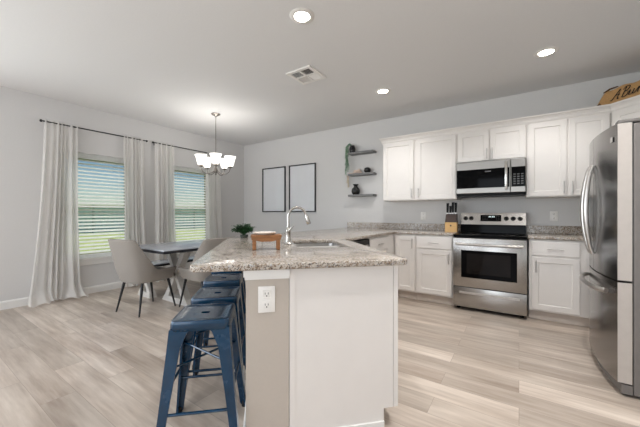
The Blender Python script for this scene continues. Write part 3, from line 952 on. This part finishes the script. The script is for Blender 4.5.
def make_chair(label):
    """front is local -Y"""
    t = thing('dining_chair', label, 'chair', (0, 0, 0), 0, 'upholstered dining chairs')
    sz = .47
    nt, nz = 40, 12
    bm = bmesh.new(); rows = []
    a, b = .245, .24
    for i in range(nt + 1):
        u = i / nt * 2 - 1                      # -1 left front .. 0 back .. 1 right front
        if abs(u) < .62:
            ang = PI / 2 - u / .62 * PI / 2
            c, s_ = math.cos(ang), math.sin(ang); k = 1 / (abs(c) ** 3.2 + abs(s_) ** 3.2) ** (1 / 3.2)
            x, y = a * c * k, .02 + (b - .02) * s_ * k
        else:
            q = (abs(u) - .62) / .38
            x, y = (1 if u > 0 else -1) * (a - .018 * q * q), .02 - .27 * q
        w = abs(u)
        q_ = max(0, w - .34) / .31
        f = (1 - q_) ** 1.7 if q_ < 1 else 0
        top = sz + .04 + .375 * f
        row = []
        for j in range(nz + 1):
            v = j / nz; z = sz - .095 + (top - sz + .095) * v
            lean = max(0, z - sz) * .22
            fl = max(0, z - sz) * .05
            taper = -.035 * max(0, 1 - (z - (sz - .095)) / .12)
            row.append(bm.verts.new((x * (1 + (fl + taper) / a), y + (lean if y > 0 else 0) * max(0, min(1, (y + .02) / .2)) + taper * (y / b), z)))
        rows.append(row)
    for p, q in zip(rows, rows[1:]):
        for j in range(nz): bm.faces.new((p[j], q[j], q[j + 1], p[j + 1]))
    mb = MB(); mb.bm.free(); mb.bm = bm
    sh = mb.build('back_shell', M['chair_fabric'], t, smooth=True)
    md = sh.modifiers.new('padding', 'SOLIDIFY'); md.thickness = .038; md.offset = 0
    md = sh.modifiers.new('round', 'BEVEL'); md.width = .012; md.segments = 3; md.limit_method = 'ANGLE'; md.angle_limit = math.radians(50)
    # seat cushion
    mb = MB(); poly = fillet([(-.215, -.265), (.215, -.265), (.215, .19), (-.215, .19)], [.06, .06, .08, .08], 5)
    bm = mb.bm; rings = []
    for k, z in ((.94, sz - .075), (1, sz - .06), (1, sz - .015), (.97, sz), (.90, sz + .006)):
        rings.append([bm.verts.new((x * k, (y + .04) * k - .04, z)) for x, y in poly])
    for p, q in zip(rings, rings[1:]):
        for j in range(len(p)): bm.faces.new((p[j], p[(j + 1) % len(p)], q[(j + 1) % len(p)], q[j]))
    bm.faces.new(rings[0]); bm.faces.new(rings[-1])
    mb.build('seat', M['chair_fabric'], t, smooth='auto')
    MB().box(-.19, .19, -.22, .16, sz - .10, sz - .076).build('seat_base', M['black_leg'], t)
    for sx in (-1, 1):
        for sy in (-1, 1):
            p0 = (sx * .165, -.02 + sy * .165, sz - .099); p1 = (sx * .215, -.02 + sy * .235, 0)
            MB().tube([p0, p1], [.017, .009], 12).build('leg', M['black_leg'], t, smooth='auto')
    return t


ch = make_chair('greige upholstered dining chair at the near head of the table'); ch.location = (-3.82, 1.81, 0); ch.rotation_euler = (0, 0, PI + .15)
dup(ch, (-3.30, 2.31, 0), -PI / 2, 'greige upholstered dining chair on the kitchen side of the table')

# ------------------------------------------------------------------ curtains, rods, blinds


def curtain(label, y0t, y1t, y0b, y1b, folds, seed, puddle=.1, ztop=2.405):
    rnd = random.Random(seed); nu, nv = folds * 12, 44
    ph = [rnd.uniform(0, 6.28) for _ in range(4)]
    mb = MB(); bm = mb.bm; rows = []
    xr = XL + .085
    for j in range(nv + 1):
        v = j / nv; row = []
        for i in range(nu + 1):
            u = i / nu
            k = v ** 1.6
            kr = v ** 3.2; y = (y0t * (1 - k) + y0b * k) * (1 - u) + (y1t * (1 - kr) + y1b * kr) * u
            amp = .020 + .020 * min(1, v * 2)
            w = u + .035 * math.sin(2 * PI * u * 1.7 + ph[0] + v * .9) + .012 * math.sin(3.1 * v + ph[1])
            x = xr + amp * math.sin(2 * PI * folds * w + ph[2]) * (.75 + .35 * math.sin(2 * PI * u * 2.3 + ph[3])) + .014 * math.sin(v * 5 + ph[1] + u * 6) * v
            z = ztop * (1 - v) + .012
            if v > .93:
                q = (v - .93) / .07; x += puddle * q * q * (.7 + .5 * math.sin(7 * u + ph[0])); y += .03 * q * math.sin(9 * u + ph[1])
                z = max(.010 + .012 * (1 + math.sin(2 * PI * folds * w)), z)
            if v < .02: x = xr + (x - xr) * .6
            row.append(bm.verts.new((max(x, XL + .02), y, z)))
        rows.append(row)
    for p, q in zip(rows, rows[1:]):
        for i in range(nu): bm.faces.new((p[i], p[i + 1], q[i + 1], q[i]))
    o = mb.build('curtain', M['curtain'], loc=(xr, (y0t + y1t) / 2, 0), smooth=True)
    return tag(o, label, 'curtain', 'white linen curtains')


curtain('white sheer curtain left of the nearer window, pooling widest on the floor', 1.185, 1.545, 1.03, 1.60, 7, 1, .14)
curtain('white curtain right of the nearer window', 2.125, 2.44, 2.14, 2.52, 6, 2, .06)
curtain('white curtain left of the farther window', 2.60, 2.94, 2.58, 3.02, 6, 3, .06)
curtain('white curtain right of the farther window, nearest the room corner', 3.60, 3.93, 3.64, 4.06, 6, 4, .06)
for y0, y1, lb in ((1.165, 2.46, 'thin black curtain rod above the nearer window'), (2.585, 3.955, 'thin black curtain rod above the farther window')):
    t = thing('curtain_rod', lb, 'curtain rod', (XL + .085, (y0 + y1) / 2, 2.392), 0, 'black curtain rods')
    L = (y1 - y0) / 2
    MB().tube([(0, -L, 0), (0, L, 0)], .0085, 10).build('rod', M['black_metal'], t, smooth='auto')
    for q in (-1, 1):
        MB().lathe([(.009, 0), (.016, .004), (.018, .014), (.012, .024), (.003, .026)], n=14, M=Matrix.Translation((0, q * L, 0)) @ Matrix.Rotation(-q * PI / 2, 4, 'X')).build('finial', M['black_metal'], t, smooth='auto')
        mb = MB().box(-.083, -.078, q * (L - .05) - .012, q * (L - .05) + .012, -.03, .03); mb.tube([(-.08, q * (L - .05), 0), (-.009, q * (L - .05), 0)], .005, 8)
        mb.build('bracket', M['black_metal'], t)
for (y0, y1), lb in zip(WIN, ('open white slat blind in the nearer window', 'open white slat blind in the farther window')):
    xb = XL - .036; t = thing('window_blind', lb, 'blind', (xb, (y0 + y1) / 2, WZ0 + .024), 0, 'white window blinds')
    w = (y1 - y0) / 2 - .008; hh = WZ1 - WZ0 - .026
    MB().box(-.028, .028, -w, w, hh - .075, hh, .003).build('headrail', M['blind'], t)
    MB().box(-.026, .030, -w, w, .002, .05, .003).build('bottom_rail', M['blind'], t)
    n = 27; mb = MB()
    for k in range(n):
        z = .085 + (hh - .185) * k / (n - 1)
        mb.box(-.027, .027, -w, w, -.0018, .0018, M=Matrix.Translation((0, 0, z)) @ Matrix.Rotation(math.radians(26), 4, 'Y'))
    mb.build('slats', M['blind'], t)
    mb = MB()
    for y in (-w * .62, w * .62):
        for x in (-.024, .024): mb.tube([(x, y, .03), (x, y, hh - .075)], .0012, 5)
    mb.build('ladder_cord', M['blind'], t)
    MB().tube([(.03, -w + .08, hh - .07), (.034, -w + .08, hh - .62)], .004, 8).build('tilt_wand', M['white_plastic'], t)

# ------------------------------------------------------------------ framed prints
for x0, x1, z0, z1, lb in ((-4.635, -3.985, 1.212, 2.152, 'left black framed blank print on the back wall'), (-3.882, -3.225, 1.210, 2.152, 'right black framed blank print on the back wall, beside the shelves')):
    t = thing('picture_frame', lb, 'framed print', ((x0 + x1) / 2, YB, z0), 0, 'pair of framed prints')
    a, h = (x1 - x0) / 2, z1 - z0; f = .02
    mb = MB(); mb.box(-a, -a + f, -.03, -.001, 0, h); mb.box(a - f, a, -.03, -.001, 0, h); mb.box(-a + f, a - f, -.03, -.001, 0, f); mb.box(-a + f, a - f, -.03, -.001, h - f, h)
    mb.build('frame', M['frame_black'], t)
    MB().box(-a + f, a - f, -.012, -.002, f, h - f).build('print', M['poster'], t)
    MB().box(-a + f, a - f, -.018, -.0165, f, h - f).build('glass', M['pic_glass'], t)

# ------------------------------------------------------------------ shelves and their things
SHX0, SHX1 = -2.455, -1.985
for z, lb in ((2.232, 'topmost of the three grey floating shelves'), (1.865, 'middle of the three grey floating shelves'), (1.505, 'lowest of the three grey floating shelves')):
    t = tag(MB().box(SHX0, SHX1, YB - .15, YB - .001, z - .035, z, .004).build('floating_shelf', M['shelf'], loc=(-2.22, YB, z - .035)), lb, 'shelf', 'grey floating shelves')
yS = YB - .085
pp = thing('trailing_plant', 'grey green trailing plant in a black pot on the top shelf', 'plant', (-2.40, yS, 2.2325))
MB().lathe([(.032, 0), (.05, .015), (.058, .06), (.045, .105), (.036, .115), (.04, .125), (.034, .12), (.03, .10), (.004, .10)], n=20).build('pot', M['pot_black'], pp, smooth='auto')
rnd = random.Random(3); mb = MB(); stems = MB()
for k in range(10):
    a = rnd.uniform(0, 6.28); ox_ = -.085 + rnd.uniform(-.022, .022); oy_ = rnd.uniform(-.062, -.03)
    L = rnd.uniform(.28, .52)
    pts = [(0, 0, .115), (ox_ * .55, oy_ * .5, .165), (ox_, oy_, .11)]
    for j in range(1, 9): pts.append((ox_ + .012 * math.sin(j * 1.3 + a), oy_ + .012 * math.cos(j * 1.1 + a), .11 - L * j / 8))
    stems.tube(pts, .0022, 5)
    for j in range(70):
        q = j / 70 * (len(pts) - 1); i0 = min(int(q), len(pts) - 2); p = Vector(pts[i0]).lerp(Vector(pts[i0 + 1]), q - i0)
        an = rnd.uniform(0, 6.28); mb.leaf(p, (math.cos(an), math.sin(an) * .8, -.5), (0, 0, 1), rnd.uniform(.018, .032), .009)
stems.build('stems', M['leaf_pale'], pp); mb.build('foliage', M['leaf_pale'], pp)
# bead garland with tassels on the middle shelf
bd = thing('bead_garland', 'pale wooden bead garland with tassels hanging off the middle shelf', 'garland', (-2.33, yS + .035, 1.8655))
mb = MB(); rnd = random.Random(5)
for k in range(46):
    a = k * .42; r = .075 - .0009 * k; lay = k // 15
    mb.ball((r * 1.15 * math.cos(a), r * .55 * math.sin(a), .013 + lay * .022), .0128, 2)
for k in range(3): mb.ball((-.10 - k * .022, -.02, .013 - (k == 2) * .004), .0125, 2)
for k in range(4): mb.ball((-.158, -.02, -.012 - .024 * k), .0125, 2)
mb.build('beads', M['bead'], bd, smooth=True)
for dx in (-.158, -.175):
    mb = MB(); z0 = -.10 if dx == -.158 else -.03
    mb.tube([(dx, -.02 + (dx + .158), z0 + .02), (dx, -.02 + (dx + .158), z0), (dx, -.02, z0 - .02), (dx, -.02, z0 - .125)], [.004, .010, .010, .017], 9); mb.build('tassel', M['tassel'], bd)
bo = thing('bud_vase', 'small round dark bowl vase on the middle shelf', 'vase', (-2.115, yS, 1.8655))
MB().lathe([(.03, 0), (.055, .02), (.062, .045), (.05, .075), (.025, .09), (.02, .092), (.018, .085), (.003, .08)], n=24).build('bowl', M['pot_black'], bo, smooth='auto')
va = thing('vase', 'black bottle vase with flared lip on the lowest shelf', 'vase', (-2.335, yS, 1.5055))
MB().lathe([(.045, 0), (.066, .02), (.075, .06), (.066, .10), (.036, .13), (.032, .15), (.048, .172), (.05, .178), (.04, .174), (.026, .15), (.003, .145)], n=28).build('body', M['pot_black'], va, smooth='auto')

# ------------------------------------------------------------------ on the counters
kb = thing('knife_block', 'pale wood knife block with dark top left of the range', 'knife block', (-.775, 4.40, CT + .0005), 0)
lo = MB().hexa([(-.075, -.05, 0), (.075, -.05, 0), (.075, .06, 0), (-.075, .06, 0)], [(-.075, -.05, .130), (.075, -.05, .130), (.075, .06, .130), (-.075, .06, .130)]).build('block', M['wood_pale'], kb)
MB().lathe([(.011, 0), (.011, -.002)], c=(0, -.0505, .085), n=16, axis='Y').build('emblem', M['wood_dark'], lo)
MB().hexa([(-.074, -.048, .131), (.074, -.048, .131), (.074, .058, .131), (-.074, .058, .131)], [(-.066, -.02, .235), (.066, -.02, .235), (.066, .075, .25), (-.066, .075, .25)]).build('upper_block', M['wood_dark'], kb)
for k, (dx, L, nm) in enumerate(((-.055, .135, 'leftmost black handled knife in the block'), (-.018, .095, 'shorter black handled knife, second from left in the block'), (.014, .145, 'tallest black handled knife in the block'), (.050, .14, 'rightmost black handled knife in the block'))):
    t = thing('kitchen_knife', nm, 'knife', (-.775 + dx, 4.425, CT + .247), 0, 'knives in the block')
    hb = MB(); hb.hexa([(-.011, -.014, .016), (.011, -.014, .016), (.011, .014, .016), (-.011, .014, .016)], [(-.015, .004, .016 + L), (.015, .004, .016 + L), (.015, .038, .016 + L), (-.015, .038, .016 + L)])
    hb.build('handle', M['black_plastic'], t)
    MB().box(-.007, .007, -.01, .01, .001, .0155).build('bolster', M['steel_handle'], t)

rx, ry = se(.025, 2.12)
ri = thing('wooden_riser', 'small brown wooden riser stand beside the faucet', 'riser', (rx, ry, CT + .0005), math.radians(45))
poly = [(-.10, -.006), (-.07, -.010), (-.035, -.018), (.035, -.018), (.07, -.010), (.10, -.006), (.10, .012), (-.10, .012)]
mb = MB().box(-.105, .105, -.065, .065, .088, .103, .003)
tp = mb.build('top', M['wood_warm'], ri)
MB().prism([(x, z + .076) for x, z in poly], -.062, -.050, M=Matrix(((1, 0, 0, 0), (0, 0, 1, 0), (0, 1, 0, 0), (0, 0, 0, 1)))).build('apron', M['wood_warm'], ri)
for x in (-.082, .082):
    for y in (-.048, .048): MB().box(x - .012, x + .012, y - .012, y + .012, 0, .0875, .002).build('leg', M['wood_warm'], ri)
dsx, dsy = se(.015, 2.13)
tr_ = thing('soap_dish', 'shallow cream dish lying on the wooden riser', 'dish', (dsx, dsy, CT + .104), math.radians(45))
MB().lathe([(.055, 0), (.075, .008), (.082, .016), (.079, .016), (.07, .009), (.003, .006)], n=28).build('dish', M['cloth_white'], tr_, smooth='auto')

pl = thing('potted_plant', 'bushy dark green potted plant on the far corner of the peninsula', 'plant', (-2.40, 2.13, CT + .0005))
MB().lathe([(.034, 0), (.038, .003), (.042, .024), (.043, .028), (.039, .027), (.004, .022)], n=20).build('pot', plain('dark_green_pot', (70, 78, 70), .5), pl, smooth='auto')
mb = MB(); rnd = random.Random(11); stems = MB()
for k in range(80):
    a = rnd.uniform(0, 6.28); el = rnd.uniform(.25, 1.25); L = rnd.uniform(.07, .15)
    d_ = Vector((math.cos(a) * math.cos(el) * 1.1, math.sin(a) * math.cos(el) * 1.1, math.sin(el) * .75))
    tip = Vector((0, 0, .05)) + d_ * L
    stems.tube([(0, 0, .022), tip * .6 + Vector((0, 0, .02)), tip], .0016, 5)
    for j in range(7):
        p = Vector((0, 0, .045)).lerp(tip, .45 + .55 * j / 6); an = rnd.uniform(0, 6.28)
        mb.leaf(p, (math.cos(an), math.sin(an), rnd.uniform(-.35, .5)), (0, 0, 1), rnd.uniform(.034, .052), .016)
stems.build('stems', M['leaf_dark'], pl); mb.build('foliage', M['leaf_dark'], pl)

# kraft sack on top of the corner cabinet
sa = thing('burlap_sack', 'brown folded burlap sack with black script on top of the cabinets', 'sack', (.815, 4.42, UZ1 + .001), -PI / 4)
bm = bmesh.new(); n, m = 26, 10; rows = []; rnd = random.Random(2)
for i in range(n + 1):
    u = i / n; x = -.09 + .66 * u
    hgt = .095 + .150 * min(1, max(0, (u - .01) / .13)) ** .8 + .008 * math.sin(u * 21)
    row = []
    for j in range(m * 2):
        a = 2 * PI * j / (m * 2); c, s_ = math.cos(a), math.sin(a)
        yy = .075 * (abs(c) ** .55) * (1 if c > 0 else -1); zz = hgt / 2 + hgt / 2 * (abs(s_) ** .6) * (1 if s_ > 0 else -1)
        row.append(bm.verts.new((x + rnd.uniform(-.003, .003), yy + rnd.uniform(-.004, .004), zz)))
    rows.append(row)
for p, q in zip(rows, rows[1:]):
    for j in range(m * 2): bm.faces.new((p[j], p[(j + 1) % (m * 2)], q[(j + 1) % (m * 2)], q[j]))
bm.faces.new(rows[0]); bm.faces.new(rows[-1])
mb = MB(); mb.bm.free(); mb.bm = bm
sb = mb.build('sack_body', M['burlap'], sa, smooth='auto')
mb = MB().tube([(-.10, -.085, .074), (-.06, -.088, .082), (-.02, -.088, .10)], [.008, .010, .006], 8); mb.tube([(-.105, -.06, .09), (-.06, -.08, .103), (-.03, -.085, .115)], .006, 8)
mb.build('strap', M['burlap_dark'], sa, smooth='auto')
MB().tube([(-.012, -.060, .226), (.05, -.064, .243), (.12, -.060, .244)], [.006, .010, .006], 8).build('hem_seam', M['burlap_dark'], sa, smooth='auto')
def script_letter(name, strokes, ox_):
    mb = MB()
    for st in strokes:
        P = [Vector((ox_ + .065 + (x + .38 * z) * .095, -.083, .112 + z * .095)) for x, z in st]
        out = []
        for k in range(len(P) - 1):            # smooth the stroke (Catmull-Rom)
            p0, p1, p2, p3 = P[max(k - 1, 0)], P[k], P[k + 1], P[min(k + 2, len(P) - 1)]
            for q in range(5):
                t = q / 5; out.append(.5 * (2 * p1 + (p2 - p0) * t + (2 * p0 - 5 * p1 + 4 * p2 - p3) * t * t + (3 * p1 - p0 - 3 * p2 + p3) * t ** 3))
        out.append(P[-1])
        mb.tube(out, [.0022 + .0022 * abs(math.sin(PI * i * 1.7 / len(out))) for i in range(len(out))], 6)
    mb.build(name, M['ink'], sb)


script_letter('lettering', [[(-.25, .05), (-.1, -.02), (.1, .3), (.4, .95), (.42, .5), (.44, 0), (.55, .05)], [(.08, .38), (.3, .42), (.55, .40)]], .02)
script_letter('lettering', [[(.1, 0), (.14, .5), (.2, .95)], [(-.05, .75), (.15, 1.0), (.5, .95), (.45, .65), (.2, .52), (.5, .45), (.52, .12), (.25, -.02), (.05, .06)]], .092)
script_letter('lettering', [[(.0, .35), (.08, .5), (.08, .1), (.22, 0), (.38, .2), (.42, .5)], [(.42, .5), (.42, .08), (.56, .05), (.66, .2)]], .150)
script_letter('lettering', [[(.0, .2), (.12, .55), (.16, .42), (.15, .05)], [(.15, .3), (.28, .5), (.42, .45)]], .214)

# ------------------------------------------------------------------ chandelier
cl = thing('chandelier', 'five light nickel chandelier with white glass shades over the dining table', 'chandelier', (-3.94, 2.92, H - .001))
MB().lathe([(.068, 0), (.068, -.008), (.05, -.02), (.02, -.03), (.010, -.045)], n=28).build('canopy', M['copper_hub'], cl, smooth='auto')
MB().tube([(0, 0, -.04), (0, 0, -.80)], .0065, 10).build('stem', M['copper_hub'], cl, smooth='auto')
MB().lathe([(.008, -.78), (.02, -.80), (.014, -.83), (.028, -.865), (.034, -.89), (.026, -.915), (.012, -.93), (.014, -.945), (.004, -.96)], n=20).build('hub', M['copper_hub'], cl, smooth='auto')
for k in range(5):
    a = math.radians(72 * k - 36.5); c, s_ = math.cos(a), math.sin(a)
    prof = [(.02, -.885), (.06, -.925), (.11, -.945), (.165, -.94), (.205, -.91), (.222, -.865), (.225, -.842)]
    ar = MB().tube([(r * c, r * s_, z) for r, z in prof], .0062, 8).build('arm', M['copper_hub'], cl, smooth='auto')
    MB().lathe([(.012, -.85), (.034, -.838), (.036, -.822), (.02, -.815)], c=(.225 * c, .225 * s_, 0), n=16).build('socket_cup', M['copper_hub'], ar, smooth='auto')
    sh = MB().lathe([(.034, -.815), (.046, -.812), (.056, -.77), (.070, -.71), (.088, -.668), (.084, -.668), (.066, -.71), (.052, -.77), (.042, -.806), (.03, -.808)], c=(.225 * c, .225 * s_, 0), n=28, cap=False).build('glass_shade', M['shade'], cl, smooth='auto')
    lp = lamp('chandelier_bulb', 'POINT', (.225 * c, .225 * s_, -.65), (0, 0, 0), CHAND_W, (1, .97, .93), shadow_soft_size=.04); lp.parent = cl

# ------------------------------------------------------------------ downlights and ceiling vent
for x, y, pw, lb in ((-1.421, 1.852, .75, 'large recessed ceiling light nearest the top of the picture'), (.216, 3.583, .75, 'recessed ceiling light in front of the right wall cabinets'), (-1.436, 3.563, .75, 'farthest recessed ceiling light, near the left wall cabinets'),
                 (.216, 1.85, 1.9, 'recessed ceiling light out of the picture in front of the refrigerator'), (-.55, .35, .15, 'added recessed fill light out of the picture right above the photographer'), (-1.42, -.9, .6, 'added recessed fill light out of the picture behind the camera')):  # lights above and behind the photographer are added, unseen, to brighten the room
    t = thing('recessed_light', lb, 'ceiling light', (x, y, H - .0005), 0, 'recessed ceiling lights')
    MB().lathe([(.060, -.002), (.062, -.008), (.088, -.008), (.098, -.001), (.098, 0), (.06, 0)], n=36, cap=False).build('trim_ring', M['white_plastic'], t, smooth='auto')
    MB().lathe([(.061, -.004), (.002, -.004)], n=32).build('lens', M['lens'], t)
    lp = lamp('downlight_bulb', 'SPOT', (0, 0, -.02), (0, 0, 0), DOWN_W * pw, (1, .985, .97), spot_size=2.3, spot_blend=.7, shadow_soft_size=.06); lp.parent = t
v = thing('ceiling_vent', 'white square ceiling air vent with four louvre panels', 'vent', (-1.985, 2.67, H - .0005), 0)
mb = MB(); a = .165
for x0, x1, y0, y1 in ((-a, a, -a, -a + .04), (-a, a, a - .04, a), (-a, -a + .04, -a + .04, a - .04), (a - .04, a, -a + .04, a - .04), (-.012, .012, -a + .04, a - .04), (-a + .04, a - .04, -.012, .012)):
    mb.box(x0, x1, y0, y1, -.012, 0, .002)
mb.build('frame', M['white_plastic'], v)
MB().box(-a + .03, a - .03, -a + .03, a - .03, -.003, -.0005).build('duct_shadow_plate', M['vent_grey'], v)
for qx in (-1, 1):
    for qy in (-1, 1):
        mb = MB()
        for k in range(5):
            o_ = .025 + k * .022
            if qx * qy > 0: mb.box(qx * .07 - .055, qx * .07 + .055, -.001, .001, -.008, .006, M=Matrix.Translation((0, qy * o_, -.006)) @ Matrix.Rotation(qy * .8, 4, 'X'))
            else: mb.box(-.001, .001, qy * .07 - .055, qy * .07 + .055, -.008, .006, M=Matrix.Translation((qx * o_, 0, -.006)) @ Matrix.Rotation(-qx * .8, 4, 'Y'))
        mb.build('louvre', M['white_plastic'], v)
